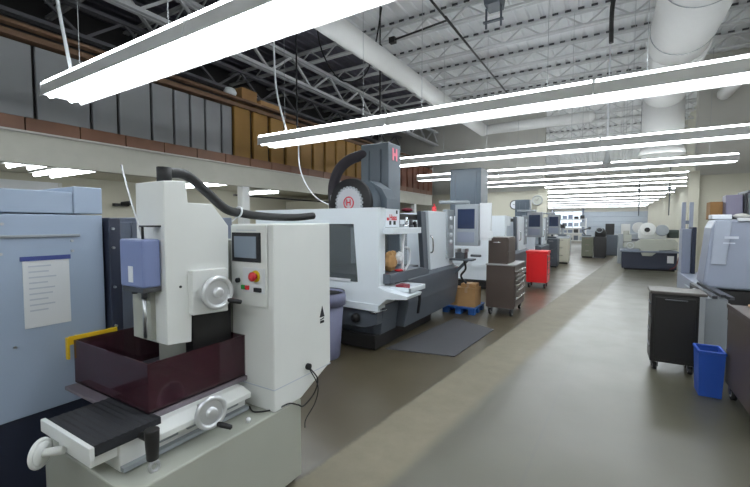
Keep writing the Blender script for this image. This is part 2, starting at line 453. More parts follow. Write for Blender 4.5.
obj('side_branch', B().cyl((1.3, 7.2, 5.2), (3.2, 7.7, 5.5), .28, seg=24), DUCT, t)
t = thing('drop_duct', 'short white round duct with rounded end at the right above the partition', 'duct', (2.4, 12, 4.8))
obj('pipe_run', B().cyl((2.45, 6.5, 4.9), (2.4, 13.2, 4.9), .15, seg=24).ball((2.4, 13.2, 4.9), .15, seg=20), DUCT, t)
t = thing('small_round_duct', 'slim pale grey duct running down the left side of the ceiling then turning right', 'duct', (-3.8, 9, 4.6))
obj('long_run', B().cyl((-3.95, 2.5, 4.8), (-3.8, 13.5, 4.8), .19, seg=28), DUCT, t)
obj('elbow', B().ball((-3.8, 13.5, 4.8), .19, seg=24), DUCT, t)
obj('cross_run', B().cyl((-3.8, 13.5, 4.8), (-.6, 13.4, 4.8), .16, seg=24).ball((-.6, 13.4, 4.8), .16, seg=20), DUCT, t)
single('conduit_pipe', 'thin black pipe running lengthways under the ceiling joists', 'pipe', B().cyl((-2.95, 3.5, 5.7), (-2.85, 14.5, 5.7), .022, seg=10).cyl((-2.85, 7.4, 5.64), (-2.85, 10.3, 5.64), .018, seg=8), BLACKG)
single('conduit_pipe', 'short black pipe crossing to the lengthways pipe near the second light row', 'pipe', B().cyl((-4.3, 7.9, 5.72), (-2.9, 7.7, 5.72), .022, seg=10).box(-4.36, -4.22, 7.84, 7.96, 5.66, 5.78), BLACKG)
single('drop_pole', 'thin dark vertical pipe dropping to the second light row, left of centre', 'pipe', B().cyl((-4.15, 7.1, 3.4), (-4.15, 7.1, 6.1), .018, seg=8).ball((-4.15, 7.1, 5.25), .05).ball((-4.15, 7.1, 4.4), .04), BLACKG)
single('hanging_cable', 'white cable hanging from the roof to the left end of the nearest light row', 'cable', B().tube([(-5.3, 1.95, 6.1), (-5.32, 1.95, 5.1), (-5.25, 1.96, 4.2), (-5.15, 2.05, 3.22)], .018, sub=8), PAPER)
single('hanging_cable', 'white cable hanging from the roof to the left end of the second nearest light row', 'cable', B().tube([(-5.05, 5.0, 6.1), (-5.1, 5.05, 5.1), (-5.1, 5.1, 4.0), (-4.95, 5.2, 3.22)], .016, sub=8), PAPER)
single('hanging_cable', 'black cable looping below the joists left of the slim duct', 'cable', B().tube([(-5.3, 6.4, 6.1), (-5.2, 6.5, 5.2), (-4.8, 6.6, 4.55), (-4.3, 6.7, 4.55), (-4.1, 6.8, 5.1), (-4.0, 6.9, 5.9)], .016, sub=8), BLACK)
single('hanging_cable', 'straight black cable hanging to the left end of the second nearest light row', 'cable', B().tube([(-4.9, 5.4, 6.1), (-4.85, 5.35, 4.6), (-4.8, 5.3, 3.22)], .014, sub=6), BLACK)
single('hanging_cable', 'thin pale cable hanging down behind the second light row to the milling machine', 'cable', B().tube([(-5.3, 5.9, 3.5), (-5.28, 5.9, 2.7), (-5.0, 6.0, 2.15), (-4.5, 6.1, 1.9)], .012, sub=8), PAPER)
single('hanging_speaker', 'small pale cone hanging on a rod over the aisle behind the third light row', 'speaker', B().lathe((-.1, 10.6, 3.0), (0, 0, 1), [(0, .001), (0, .09), (.25, .03), (3.1, .012), (3.1, .001)], 16), PAPER)
single('dangling_cable', 'dark hook shaped cord dropping from the ceiling over the aisle', 'cable', B().tube([(.25, 7.7, 6.1), (.1, 7.7, 5.6), (-.05, 7.7, 5.25), (-.06, 7.7, 4.6)], .035, sub=8).tube([(-.35, 7.7, 6.1), (-.12, 7.7, 5.5), (-.06, 7.7, 5.2)], .02), BLACKG)
t = thing('speaker_box', 'dark tapered speaker box hanging among the joists in mid ceiling', 'box', (-1.9, 7.2, 5.3))  # speaker box hung below the roof deck
obj('cabinet', B().prism([(-2.08, 6.0), (-1.66, 6.0), (-1.74, 5.45), (-2.0, 5.45)], 'y', 7.05, 7.4), HAASG, t, .01)
obj('bracket', B().cyl((-2.0, 7.2, 5.1), (-2.0, 7.2, 5.45), .02).cyl((-1.74, 7.2, 5.1), (-1.74, 7.2, 5.45), .02).box(-2.05, -1.7, 7.17, 7.23, 5.2, 5.23), HAASG, t)
single('junction_box', 'grey square box on the underside of the joists beside the slim duct', 'box', B().box(-5.3, -4.75, 8.15, 8.65, 5.6, 5.8), HAASG, bev=.01)
for k, (xx, yy, lab) in enumerate(((.9, 17.5, 'thin dark ceiling pole over the manual lathe, left one'), (1.75, 17.0, 'thin dark ceiling pole over the manual lathe, right one'), (2.95, 12.4, 'dark hanging rod at the right end of the fourth light row'))):
    single('ceiling_pole', lab, 'pole', B().cyl((xx, yy, 1.9 if k < 2 else 2.85), (xx, yy, 6.1), .016, seg=8).box(xx-.05, xx+.05, yy-.05, yy+.05, 2.8, 2.9), HAASG)
# things stored on the mezzanine edge
for k, (ya, yb, z, m, lab) in enumerate(((5.15, 5.42, .16, PAPER, 'white crumpled bag on the mezzanine rail above the ochre panels'), )):
    single('bag', lab, 'bag', B().ball((MX-.1, 5.25, 4.2), .13, .8, 1.1, .8, seg=9), m)
single('cardboard_box', 'tan cardboard box on the mezzanine rail beside the white bag', 'box', B().box(MX-.35, MX-.0, 5.45, 5.85, 4.1, 4.35), CARDD, bev=.01)
single('cardboard_box', 'low brown box on the mezzanine rail right of the tan box', 'box', B().box(MX-.35, MX-.0, 5.95, 6.5, 4.1, 4.22), CARD, bev=.01)

# ------------------------------------------------------------------ pale blue enclosure, far left
EX = -2.75
t = thing('machine_enclosure', 'pale blue machine enclosure with a paper notice, at the left edge', 'machine', (-3.5, .4, 0))
obj('lower_body', B().box(-4.3, EX-.02, -1.2, 1.20, 0, .53), NAVY, t, .01, 'dark navy lower body')
obj('side_panel', B().box(-4.3, EX, -1.2, 1.228, .53, 1.655), PALEB, t, .006)
obj('upper_panel', B().box(-4.3, EX-.005, -1.2, 1.075, 1.662, 1.79).box(-4.3, EX+.005, 1.075, 1.228, 1.662, 1.825), PALEB, t, .006)
obj('ledge', B().box(EX-.01, EX+.012, -1.2, 1.10, 1.525, 1.54), MIDG, t, .003)
sc = B()
for yy, zz in ((.74, 1.44), (1.06, 1.44), (.78, .93), (1.06, .93), (.75, 1.6), (1.06, 1.5)): sc.cyl((EX-.01, yy, zz), (EX+.006, yy, zz), .008, seg=10)
obj('screw', sc, STEEL, t)
p = obj('notice', B().box(EX, EX+.004, .825, 1.04, 1.02, 1.40), PAPER, t)
obj('notice_header', B().box(EX+.004, EX+.007, .815, 1.048, 1.395, 1.42), INK, p)
ln = B(); zz = 1.36
for k in range(9): ln.box(EX+.004, EX+.005, .85, .85+random.uniform(.08, .15), zz, zz+.008); zz -= .031
obj('printed_lines', ln, INKG, p)
t = thing('electrical_cabinet', 'narrow dark navy cabinet right behind the pale blue enclosure', 'cabinet', (-3.05, 1.35, 0))
obj('body', B().box(-3.4, -2.70, 1.24, 1.31, 0, 1.64), NAVY, t, .008)
for zz in (.95, 1.2, 1.45, 1.57): obj('hinge', B().cyl((-2.70, 1.26, zz), (-2.685, 1.26, zz), .008, seg=10), STEEL, t)
t = thing('storage_locker', 'tall blue grey locker standing behind the ivory machine column', 'locker', (-4.0, 2.3, 0))
obj('body', B().box(-4.9, -3.35, 2.1, 2.7, 0, 1.665), NAVYC, t, .01)
obj('door', B().box(-4.86, -4.1, 2.08, 2.1, .05, 1.62), NAVYC, t, .005); obj('door', B().box(-4.08, -3.39, 2.08, 2.1, .05, 1.62), NAVYC, t, .005)
single('wall_bracket', 'small black bracket on the cream wall above the locker', 'bracket', B().box(-9.5, -9.38, 4.45, 4.75, 2.0, 2.06).cyl((-9.4, 4.6, 2.05), (-9.25, 4.7, 2.07), .05), BLACK)

# ------------------------------------------------------------------ drilling machine in the foreground
t = thing('edm_drill', 'ivory hole drilling machine with dark red tank and handwheels, nearest at left', 'machine', (-2.0, 1.3, 0))
BX = -1.62
base = B().box(-2.42, BX, .78, 1.8, .03, .515)
obj('base_cabinet', base, EDMD, t, .008)
obj('levelling_foot', B().cyl((-1.7, 1.72, 0), (-1.7, 1.72, .035), .035).cyl((-2.3, 1.7, 0), (-2.3, 1.7, .035), .035).cyl((-2.3, .88, 0), (-2.3, .88, .035), .035).cyl((-1.7, .88, 0), (-1.7, .88, .035), .035), DSTEEL, t)
# saddle under the table
obj('saddle', B().box(-2.2, -1.80, .84, 1.52, .515, .655), EDMW, t, .006)
rl = B()
for xx in (-1.80,): rl.box(xx, xx+.03, .84, 1.52, .525, .545).box(xx, xx+.012, 1.0, 1.1, .57, .59).box(xx, xx+.012, 1.15, 1.2, .57, .59).box(xx, xx+.012, 1.38, 1.46, .57, .60)
obj('guide_rail', rl, MIDG, t)
obj('slide_cover', B().prism([(-1.98, .615), (-1.725, .615), (-1.725, .645), (-1.80, .668), (-1.98, .668)], 'y', .97, 1.50), EDMW, t, .004)
# bellows and front plate
bl = B(); y = .735; prof = []
k = 0
while y < 1.02: prof.append((y, .694 if k % 2 == 0 else .691)); y += .014; k += 1
poly = prof+[(prof[-1][0], .645), (prof[0][0], .645)]
obj('way_bellows', B().prism(poly, 'x', -2.22, -1.785), BELL, t)
obj('front_plate', B().box(-2.25, -1.775, .715, .735, .635, .692), EDMW, t, .003)
obj('plate_support', B().box(-2.12, -1.82, .735, 1.0, .585, .645), EDMW, t, .004)
def wheel(parent, c, ax, R, knob, m1=ALU, hub=.028, depth=.04):
    ax = Vector(ax).normalized(); c = Vector(c)
    b = B().torus(c, ax, R*.86, R*.15, 36, 12)
    b.lathe(c, ax, [(-depth*.5, .001), (-depth*.5, R*.7), (-depth*.2, R*.8), (-depth*.1, R*.8), (-depth*.3, R*.55), (-depth*.25, hub), (depth*.4, hub), (depth*.5, hub*.7), (depth*.5, .001)], 36)
    b.cyl(c-ax*.006, c-ax*.001, R*.8, seg=36)
    w = obj('handwheel', b, m1, parent)
    if knob is not None:
        k = c+Vector(knob)*R*.86
        obj('knob', B().cyl(k, k+ax*.018, .008).lathe(k+ax*.015, ax+Vector((0, .45, -.1)), [(0, .001), (0, .011), (.02, .014), (.075, .012), (.082, .001)], 18), BLACK, w, label='black knob')
    return w
# front handwheel (left), faces the viewer
obj('wheel_shaft', B().cyl((-2.09, .66, .607), (-2.02, .72, .615), .018, seg=16), EDMW, t)
wheel(t, (-2.09, .66, .607), (-.8, -.55, 0), .064, None, EDMW, hub=.02, depth=.03)
# crank handle hanging in front of the saddle
cr = obj('crank_arm', B().cyl((-1.79, .925, .65), (-1.70, .925, .65), .016).cyl((-1.70, .925, .70), (-1.70, .925, .565), .031, .025, seg=18), BLACKG, t, .004)
obj('crank_ring', B().torus((-1.69, .925, .535), (1, 0, .2), .02, .008), STEEL, cr)
# right handwheel
obj('wheel_shaft', B().cyl((-1.8, 1.22, .65), (-1.70, 1.22, .65), .02, seg=16), STEEL, t)
wheel(t, (-1.69, 1.215, .655), (1, -.15, 0), .084, (0, .40, -.92))
# table and tank
obj('work_table', B().prism([(.94, .69), (1.62, .69), (1.62, .665), (.98, .655), (.94, .67)], 'x', -2.60, -1.845), mat('table_casting', (108, 100, 108), .45), t, .004)
TX0, TX1, TY0, TY1, TZ0, TZ1 = -2.62, -1.862, 1.0, 1.58, .69, .935
obj('tank_floor', B().box(TX0, TX1, TY0, TY1, TZ0, TZ0+.008), DSTEEL, t)
obj('tank_wall', B().box(TX0, TX1, TY0, TY0+.008, TZ0, TZ1), GLASSR, t)
obj('tank_wall', B().box(TX1-.008, TX1, TY0+.008, TY1, TZ0, TZ1), GLASSR, t)
obj('tank_wall', B().box(TX0, TX1-.008, TY1-.008, TY1, TZ0, TZ1-.0), GLASSR, t)
obj('tank_wall', B().box(TX0, TX0+.008, TY0+.008, TY1-.008, TZ0, TZ1), GLASSR, t)
obj('workpiece_clamp', B().cyl((-2.13, 1.2, .676), (-2.13, 1.2, .80), .06, seg=24).torus((-2.13, 1.2, .80), (0, 0, 1), .05, .012).box(-2.2, -1.98, 1.17, 1.23, .79, .80), STEEL, t)
obj('tank_corner_strip', B().strip((-2.66, .99, .925), (-2.64, 1.24, .93), .012, .05).strip((-2.66, .985, .945), (-2.66, .985, .82), .03, .012, up=(0, 1, 0)), YEL, t, .002, 'yellow strip on the back of the tank')
# column and head
SX = -1.90
head = [(1.125, .985), (1.258, .970), (1.266, 1.20), (1.50, 1.20), (1.505, 1.59), (1.40, 1.712), (1.255, 1.712), (1.246, 1.825), (1.125, 1.815)]
obj('column', B().prism(head, 'x', SX-.26, SX), EDMW, t, .006)
obj('rear_column', B().box(-2.5, -2.02, 1.42, 1.78, .515, 1.5), EDMD, t, .006)
obj('column_recess', B().box(-2.02, -1.95, 1.30, 1.55, .80, 1.20), BLACKG, t)
obj('front_slide', B().box(-2.17, -2.0, 1.10, 1.13, 1.0, 1.5), EDMD, t, .004)
wb = obj('wheel_box', B().prism([(1.245, 1.118), (1.466, 1.103), (1.466, 1.35), (1.245, 1.355)], 'x', SX-.05, SX+.035), EDMW, t, .006)
obj('screw', B().cyl((SX+.0, 1.20, 1.275), (SX+.005, 1.20, 1.275), .007, seg=8), INKD, wb)
obj('wheel_shaft', B().cyl((SX+.03, 1.37, 1.225), (SX+.07, 1.37, 1.225), .022), STEEL, t)
wheel(t, (SX+.085, 1.36, 1.228), (1, -.1, 0), .092, (0, .75, -.62))
# spindle motor box and guide rod
hb = obj('spindle_head', B().box(-2.145, -1.93, 1.03, 1.12, 1.285, 1.525), HEADB, t, .01)
obj('sticker', B().box(-2.06, -2.02, 1.027, 1.03, 1.31, 1.39), PAPER, hb)
obj('clamp_plate', B().box(-2.12, -1.935, 1.03, 1.12, 1.262, 1.285).cyl((-2.07, 1.06, 1.246), (-2.07, 1.06, 1.265), .014).cyl((-1.98, 1.06, 1.23), (-1.98, 1.06, 1.265), .014), DSTEEL, t)
obj('guide_rod', B().cyl((-1.98, 1.06, 1.03), (-1.98, 1.06, 1.24), .009, seg=12), STEEL, t)
obj('electrode_tube', B().tube([(-2.14, 1.05, 1.90), (-2.06, 1.05, 1.72), (-1.98, 1.06, 1.53)], .0045, seg=8), STEEL, t)
obj('tube_bracket', B().box(-1.99, -1.93, 1.05, 1.13, 1.585, 1.593).cyl((-1.98, 1.06, 1.525), (-1.98, 1.06, 1.59), .006), BLACKG, t)
# control cabinet
CY = 1.575
cab = obj('control_cabinet', B().prism([(CY, .517), (1.80, .517), (2.10, .655), (2.10, 1.605), (CY+.01, 1.6)], 'x', -1.975, BX), EDMW, t, .008)
obj('cabinet_seam', B().box(BX-.3, BX+.0015, CY-.0015, 2.1, .645, .650), INKG, cab)
obj('control_fascia', B().box(-1.96, -1.66, CY-.006, CY+.002, 1.12, 1.592), EDMW, cab, .002)
obj('vent_line', B().box(-1.91, -1.74, CY-.009, CY-.006, 1.562, 1.566), INKG, cab)
obj('screen_bezel', B().box(-1.945, -1.705, CY-.014, CY-.004, 1.378, 1.55), INKD, cab, .003)
obj('screen', B().box(-1.92, -1.735, CY-.017, CY-.012, 1.402, 1.528), SCREEN, cab)
obj('button_plate', B().box(-1.855, -1.675, CY-.010, CY-.004, 1.20, 1.345), PAPER, cab)
es = obj('emergency_surround', B().cyl((-1.745, CY-.006, 1.298), (-1.745, CY-.016, 1.298), .034, seg=24), YEL, cab)
obj('emergency_stop', B().cyl((-1.745, CY-.014, 1.298), (-1.745, CY-.035, 1.298), .018, seg=20).lathe((-1.745, CY-.03, 1.298), (0, -1, 0), [(0, .026), (.012, .027), (.02, .02), (.021, .001)], 24), REDD, es)
obj('selector_switch', B().cyl((-1.895, CY-.006, 1.265), (-1.895, CY-.024, 1.265), .014, seg=16), INKD, cab)
for xx, m in ((-1.85, GREEN), (-1.815, REDD)): obj('push_button', B().box(xx-.014, xx+.014, CY-.02, CY-.008, 1.215, 1.24), m, cab, .002)
obj('toggle_switch', B().box(-1.755, -1.70, CY-.022, CY-.008, 1.208, 1.232), INKD, cab, .002)
# hazard marks on the side face
hz = B().prism([(1.985, .985), (2.035, .985), (2.012, 1.06)], 'x', BX+.0005, BX+.002)
obj('warning_triangle', hz, INKD, cab)
hz = B()
hz.box(BX+.0005, BX+.002, 1.99, 2.03, .945, .962).prism([(1.99, .965), (2.03, .972), (2.03, .98), (1.99, .972)], 'x', BX+.0005, BX+.002)
obj('warning_text', hz, INKD, cab)
# plug and cord
pl = obj('cable_plug', B().cyl((BX, 1.86, .70), (BX+.02, 1.86, .70), .02, seg=16), BLACK, t)
obj('power_cord', B().tube([(-1.598, 1.86, .69), (-1.595, 1.93, .60), (-1.597, 1.90, .52), (-1.598, 1.80, .475), (-1.600, 1.75, .50), (-1.605, 1.68, .535), (-1.64, 1.60, .525), (-1.72, 1.52, .522), (-1.80, 1.55, .522)], .0045, seg=8, sub=8)
    .tube([(-1.598, 1.86, .68), (-1.585, 1.92, .56), (-1.59, 1.90, .46), (-1.60, 1.82, .38), (-1.60, 1.81, .33)], .0035, seg=8, sub=8), BLACK, t)
obj('leaf_screw', B().ball((-1.67, 1.43, .53), .013).cyl((-1.67, 1.43, .515), (-1.67, 1.43, .53), .008), PAPER, t)
# hose from the column top
hs = thing('cable_hose', 'thick black corrugated hose arching from the ivory column towards the milling machine', 'hose', (-2.1, 1.2, 1.84))
pts = [(-2.0, 1.19, 1.865), (-2.0, 1.31, 1.868), (-2.0, 1.43, 1.79), (-2.0, 1.57, 1.69), (-2.0, 1.71, 1.665), (-2.0, 1.86, 1.652), (-2.0, 2.02, 1.648), (-2.0, 2.2, 1.65), (-2.0, 2.38, 1.665)]
obj('hose', B().tube(pts, .027, seg=12, sub=6), BLACK, hs)
obj('hose_elbow', B().cyl((-2.0, 1.19, 1.815), (-2.0, 1.19, 1.895), .036, seg=18), BLACK, hs)
obj('cable_tie', B().torus((-2.0, 1.66, 1.675), (0, 1, -.2), .032, .006).strip((-2.0, 1.66, 1.65), (-2.0, 1.61, 1.615), .01, .004), PAPER, hs)

# ------------------------------------------------------------------ round bin
t = thing('waste_bin', 'round grey violet plastic bin between the ivory machine and the milling centre', 'bin', (-2.93, 3.66, 0))
obj('bucket', B().lathe((-2.93, 3.66, 0), (0, 0, 1), [(0, .001), (0, .19), (.02, .2), (.66, .245), (.66, .235), (.03, .19), (.03, .001)], 36), BINP, t)
obj('rim', B().lathe((-2.93, 3.66, .64), (0, 0, 1), [(0, .25), (0, .268), (.1, .275), (.15, .262), (.15, .24), (0, .25)], 36), BINP, t)
obj('liner', B().lathe((-2.93, 3.66, .74), (0, 0, 1), [(.06, .262), (.055, .25), (-.05, .22), (-.3, .2), (-.3, .001)], 28), BLACK, t)

# ------------------------------------------------------------------ machining centres
def mill(lab, ox, oy, colz=2.74, detail=True, colx=(-3.12, -2.66), coly=(4.78, 5.15), loc_name='milling_center'):
    def b(): return B()
    t = thing(loc_name, lab, 'milling machine', (ox-3.4, oy+5.3, 0))
    X = -2.38; Y0 = 4.05
    def O(name, bb, m, par=None, bev=0., label=None):
        bb.v = [(v[0]+ox, v[1]+oy, v[2]) for v in bb.v]
        return obj(name, bb, m, par or t, bev, label)
    # base
    O('base', b().box(-4.3, -2.55, 4.2, 6.5, .10, .60), HAASG, None, .01, 'charcoal base')
    O('coolant_tank', b().box(-4.0, -2.48, 4.12, 5.9, .02, .20), BLACKG, None, .01)
    O('lower_side_panel', b().prism([(-4.2, .30), (-2.6, .30), (-2.42, .36), (-2.42, .60), (-4.2, .60)], 'y', 4.07, 4.2), HAASG, None, .008)
    O('lower_front_panel', b().prism([(-2.6, .22), (-2.32, .22), (-2.26, .55), (-2.26, .86), (-2.36, .90), (-2.6, .90)], 'y', 4.62, 6.6), HAASG, None, .01)
    O('lower_front_corner', b().prism([(-2.6, .2), (-2.45, .2), (-2.40, .58), (-2.6, .58)], 'y', 4.2, 4.62), HAASG, None, .01)
    ft = b()
    for fx, fy in ((-2.7, 4.4), (-4.1, 4.4), (-2.7, 6.3), (-4.1, 6.3)): ft.cyl((fx, fy, 0), (fx, fy, .12), .05, seg=14)
    O('levelling_foot', ft, DSTEEL)
    # side wall with window opening
    wl, wr, wb_, wt = -3.16, -2.72, .87, 1.60
    wp = b().box(-4.5, wl, Y0, Y0+.05, .62, 1.80).box(wr+.03, X, Y0, Y0+.05, .56, 1.80).box(wl, wr+.03, Y0, Y0+.05, wt, 1.80)
    wp.prism([(-4.5, .62), (wr+.06, .60), (wr+.06, wb_), (-4.5, wb_)], 'y', Y0+.001, Y0+.049)
    wp.prism([(wr-.03, wt), (wr+.031, wt), (wr+.031, wb_)], 'y', Y0+.001, Y0+.049)
    if not detail: wp.box(wl-.01, wr+.04, Y0+.002, Y0+.048, wb_-.01, wt+.01)
    O('side_wall', wp, HAASW, None, 0)
    O('side_apron', b().prism([(-3.16, .56), (-2.9, .545), (X, .53), (X, .62), (-3.16, .63)], 'y', Y0-.02, Y0+.03), HAASW)
    if not detail: O('lower_side_cover', b().box(-4.3, -2.42, Y0+.01, Y0+.06, .24, .60), HAASW)
    if detail: O('window_pane', b().box(wl-.02, wr+.02, Y0+.02, Y0+.028, wb_, wt), GLASSD)
    if detail: O('window_ledge', b().box(wl-.02, wr-.08, Y0-.012, Y0, wb_+.005, wb_+.035), PAPER)
    O('roof_frame', b().box(-4.5, X, Y0+.052, Y0+.08, 1.74, 1.80).box(-4.5, -4.42, Y0+.06, 6.6, 1.70, 1.80).box(-4.5, X-.03, 6.5, 6.58, 1.70, 1.80), HAASW, None, .004)
    # front: near post, logo panel
    O('front_post', b().box(X-.05, X, Y0+.05, 4.20, .56, 1.80), HAASW, None, .004)
    lp = O('logo_panel', b().box(X-.05, X+.012, 4.20, 4.56, 1.56, 1.79), HAASW, None, .004)
    O('far_wall', b().box(-4.45, -2.42, 6.45, 6.5, .6, 1.78), HAASW)
    O('back_wall', b().box(-4.5, -4.45, 4.1, 6.5, .6, 1.78), GLASSD if detail else MIDG)
    O('inner_floor', b().box(-4.4, -2.6, 4.12, 6.45, .60, .66), DSTEEL)
    O('work_table', b().box(-3.9, -2.8, 4.5, 6.1, .82, .90).box(-3.6, -3.0, 4.9, 5.7, .66, .82), DSTEEL, None, .008)
    O('spindle_head', b().box(-3.3, -2.85, 5.0, 5.4, 1.35, 1.78).cyl((-3.05, 5.2, 1.1), (-3.05, 5.2, 1.36), .09, seg=20), HAASW, None, .01)
    # dark sloping pillar and white door
    O('door_edge', b().prism([(5.28, 1.79), (5.46, 1.79), (5.58, .9), (5.42, .9)], 'x', X-.08, X-.01), HAASG, None, .006, 'charcoal door edge')
    O('door_track', b().box(X-.16, X-.08, 4.56, 6.45, 1.66, 1.74), BLACKG)
    O('inner_window', b().box(X-.30, X-.292, 4.62, 5.4, .95, 1.6), GLASSC)
    O('door', b().prism([(5.46, 1.80), (6.55, 1.80), (6.55, .60), (6.4, .40), (6.0, .42), (6.0, .86), (5.58, .86)], 'x', X-.05, X+.03), HAASW, None, .006)
    O('door_handle', b().tube([(X+.03, 5.54, 1.42), (X+.07, 5.54, 1.38), (X+.07, 5.56, 1.2), (X+.03, 5.56, 1.16)], .012), CHROME)
    O('button_column', b().box(X-.02, X+.06, 6.20, 6.52, 1.02, 1.84), MIDG, None, .006)
    for zz in (1.3, 1.42, 1.55, 1.7): O('push_button', b().cyl((X+.06, 6.34, zz), (X+.085, 6.34, zz), .035, seg=14), PAPER)
    # pendant
    pn = O('control_pendant', b().box(-2.34, -1.93, 6.62, 6.78, 1.22, 1.94), MIDG, None, .01)
    O('screen', b().box(-2.29, -1.99, 6.612, 6.62, 1.52, 1.86), SCREEND, pn)
    O('keypad', b().box(-2.29, -1.99, 6.610, 6.62, 1.28, 1.46), LATHEB, pn)
    O('pendant_arm', b().cyl((-2.13, 6.7, 1.94), (-2.13, 6.7, 2.0), .03).cyl((-2.13, 6.7, 1.98), (-2.6, 6.5, 1.98), .03), MIDG)
    # column behind and tool carousel
    O('column', b().box(colx[0], colx[1], coly[0], coly[1], .9, colz), COLG, None, .015, 'slate grey column cover')
    O('column_rib', b().box(colx[0]+.12, colx[0]+.15, coly[0]-.02, coly[0], 1.9, colz-.1).box(colx[1]-.15, colx[1]-.12, coly[0]-.02, coly[0], 1.9, colz-.1), COLG)
    if detail:
        c = (-2.925, 4.27, 1.875)
        O('carousel_housing', b().lathe((c[0]+.06, c[1]+.02, c[2]-.02), (0, 1, 0), [(0, .001), (0, .315), (.30, .315), (.44, .24), (.44, .001)], 36).prism([(c[0], 1.75), (c[0]+.46, 1.75), (c[0]+.46, 1.93), (c[0]+.38, 2.06), (c[0]+.2, 2.17), (c[0], 2.19)], 'y', c[1]+.12, c[1]+.40), COLG)
        cr = O('tool_carousel', b().lathe(c, (0, 1, 0), [(-.06, .001), (-.06, .315), (.0, .325), (.0, .001)], 48), BLACK, label='black rimmed tool carousel')
        O('carousel_face', b().cyl((c[0], c[1]-.075, c[2]), (c[0], c[1]-.058, c[2]), .198, seg=48), mat('pale_grey_carousel_plate', (185, 188, 194), .4), cr)
        th = b()
        for k in range(26):
            a = 2*PI*k/26; th.cyl((c[0]+.2*math.cos(a), c[1]-.076, c[2]+.2*math.sin(a)), (c[0]+.2*math.cos(a), c[1]-.06, c[2]+.2*math.sin(a)), .018, seg=10)
        O('pocket_rim', th, MIDG, cr)
        O('round_logo', b().torus((c[0], c[1]-.078, c[2]), (0, 1, 0), .075, .008, 32, 6), INKR, cr)
        o = text('H', .11, (c[0]+ox, c[1]-.08+oy, c[2]), FACE_Y, INKR, cr, 'logo_letter', .001, .003)
        O('elbow_duct', b().tube([(-3.55, 4.72, 1.8), (-3.57, 4.72, 2.15), (-3.48, 4.74, 2.40), (-3.32, 4.78, 2.54), (-3.12, 4.82, 2.60), (-3.05, 4.85, 2.60)], .078, seg=16), mat('black_flexible_duct', (48, 44, 50), .8))
        O('side_blower', b().box(-3.4, -3.12, 4.4, 4.7, 1.80, 2.02), MIDG, None, .03)
        # lettering and stickers on the logo panel and on the column
        o = text('Haas', .10, (X+.014+ox, 4.38+oy, 1.68), FACE_X, INKR, lp, 'logo_letter', .0015, .002)
        O('sticker', b().box(X+.012, X+.014, 4.22, 4.27, 1.645, 1.68), INKR, lp)
        O('sticker', b().box(X+.012, X+.014, 4.28, 4.33, 1.59, 1.64), INKD, lp)
        O('sticker', b().box(X+.012, X+.014, 4.39, 4.45, 1.59, 1.64), INKD, lp)
        O('sticker', b().box(X+.012, X+.014, 4.46, 4.50, 1.73, 1.775), INKD, lp)
        o = text('H', .22, (colx[1]+ox+.003, (coly[0]+coly[1])/2+oy, colz-.16), FACE_X, mat('pink_red_print', (225, 120, 140), .5), t, 'logo_letter', .002, .012)
        # shelf on the front with tray below
        O('tool_shelf', b().box(X, X+.15, 4.15, 4.95, 1.475, 1.555), HAASW, None, .006)
        O('front_table', b().prism([(4.15, .985), (5.1, .985), (5.35, .93), (5.35, .86), (4.15, .86)], 'x', X-.35, X+.10), HAASG, None, .008)
        O('chip_chute', b().prism([(X, .60), (X+.12, .70), (X+.38, .72), (X+.4, .76), (X+.1, .80), (X, .84)], 'y', 4.02, 4.42), HAASW)
        tr = b().box(X+.02, X+.36, 4.18, 4.62, .77, .785)
        for q in ((X+.02, X+.36, 4.18, 4.2), (X+.02, X+.36, 4.6, 4.62), (X+.34, X+.36, 4.18, 4.62), (X+.02, X+.04, 4.18, 4.62)): tr.box(*q, .77, .83)
        O('chip_tray', tr, HAASW, None, .004)
        O('drain_pipe', b().tube([(-2.32, 4.95, .75), (-2.26, 4.95, .6), (-2.3, 4.98, .35)], .03), BLACK)
        O('side_handle', b().tube([(-2.5, 4.05, .50), (-2.42, 4.03, .52), (-2.36, 4.2, .53)], .008), CHROME)
        O('hose_reel', b().lathe((-2.72, 4.06, .42), (0, 1, 0), [(-.05, .001), (-.05, .05), (0, .06), (0, .001)], 18), BLACK)
    return t
mill('white milling centre with round tool carousel and red lettering, nearest the ivory machine', 0, 0)
mill('second milling centre, its tall slate column rising behind the brown tool chest', .28, 5.35, 3.0, False, (-3.85, -3.05), (4.35, 5.0))
mill('third milling centre, farthest, behind the red tool cart', .4, 8.75, 2.4, False)

def crumple(b, amp, seed):
    rn = random.Random(seed); b.v = [(v[0]+rn.uniform(-amp, amp), v[1]+rn.uniform(-amp, amp), v[2]+rn.uniform(-amp, amp)) for v in b.v]; b.s = [False]*len(b.s); return b
single('plastic_bag', 'brown and white crumpled bag of rags in the first milling centre opening', 'bag', crumple(B().ball((-2.40, 4.36, 1.12), .12, .75, 1.0, 1.05, seg=12).ball((-2.38, 4.40, 1.22), .05, 1, 1.4, .8, seg=8), .014, 3), CARD)
single('white_rag', 'white rag tucked beside the brown bag in the first milling centre', 'rag', crumple(B().ball((-2.33, 4.47, 1.16), .07, .7, 1, 1.1, seg=10), .014, 5), PAPER)
single('rag', 'red rag lying in front of the brown bag', 'rag', B().ball((-2.34, 4.5, 1.0), .05, 1.2, 1.8, .35), REDD)
single('coolant_hose', 'white looped coolant hose standing on the first milling centre table', 'hose', B().tube([(-2.3, 4.52, .99), (-2.3, 4.52, 1.3), (-2.3, 4.55, 1.47)], .018).tube([(-2.3, 4.58, .99), (-2.3, 4.72, 1.1), (-2.3, 4.72, 1.25), (-2.3, 4.6, 1.3)], .014), PAPER)
single('tool_holder', 'chrome tool holder standing on the white shelf, left one', 'tool holder', B().cyl((-2.3, 4.62, 1.555), (-2.3, 4.62, 1.60), .035).cyl((-2.3, 4.62, 1.6), (-2.3, 4.62, 1.69), .02), CHROME)
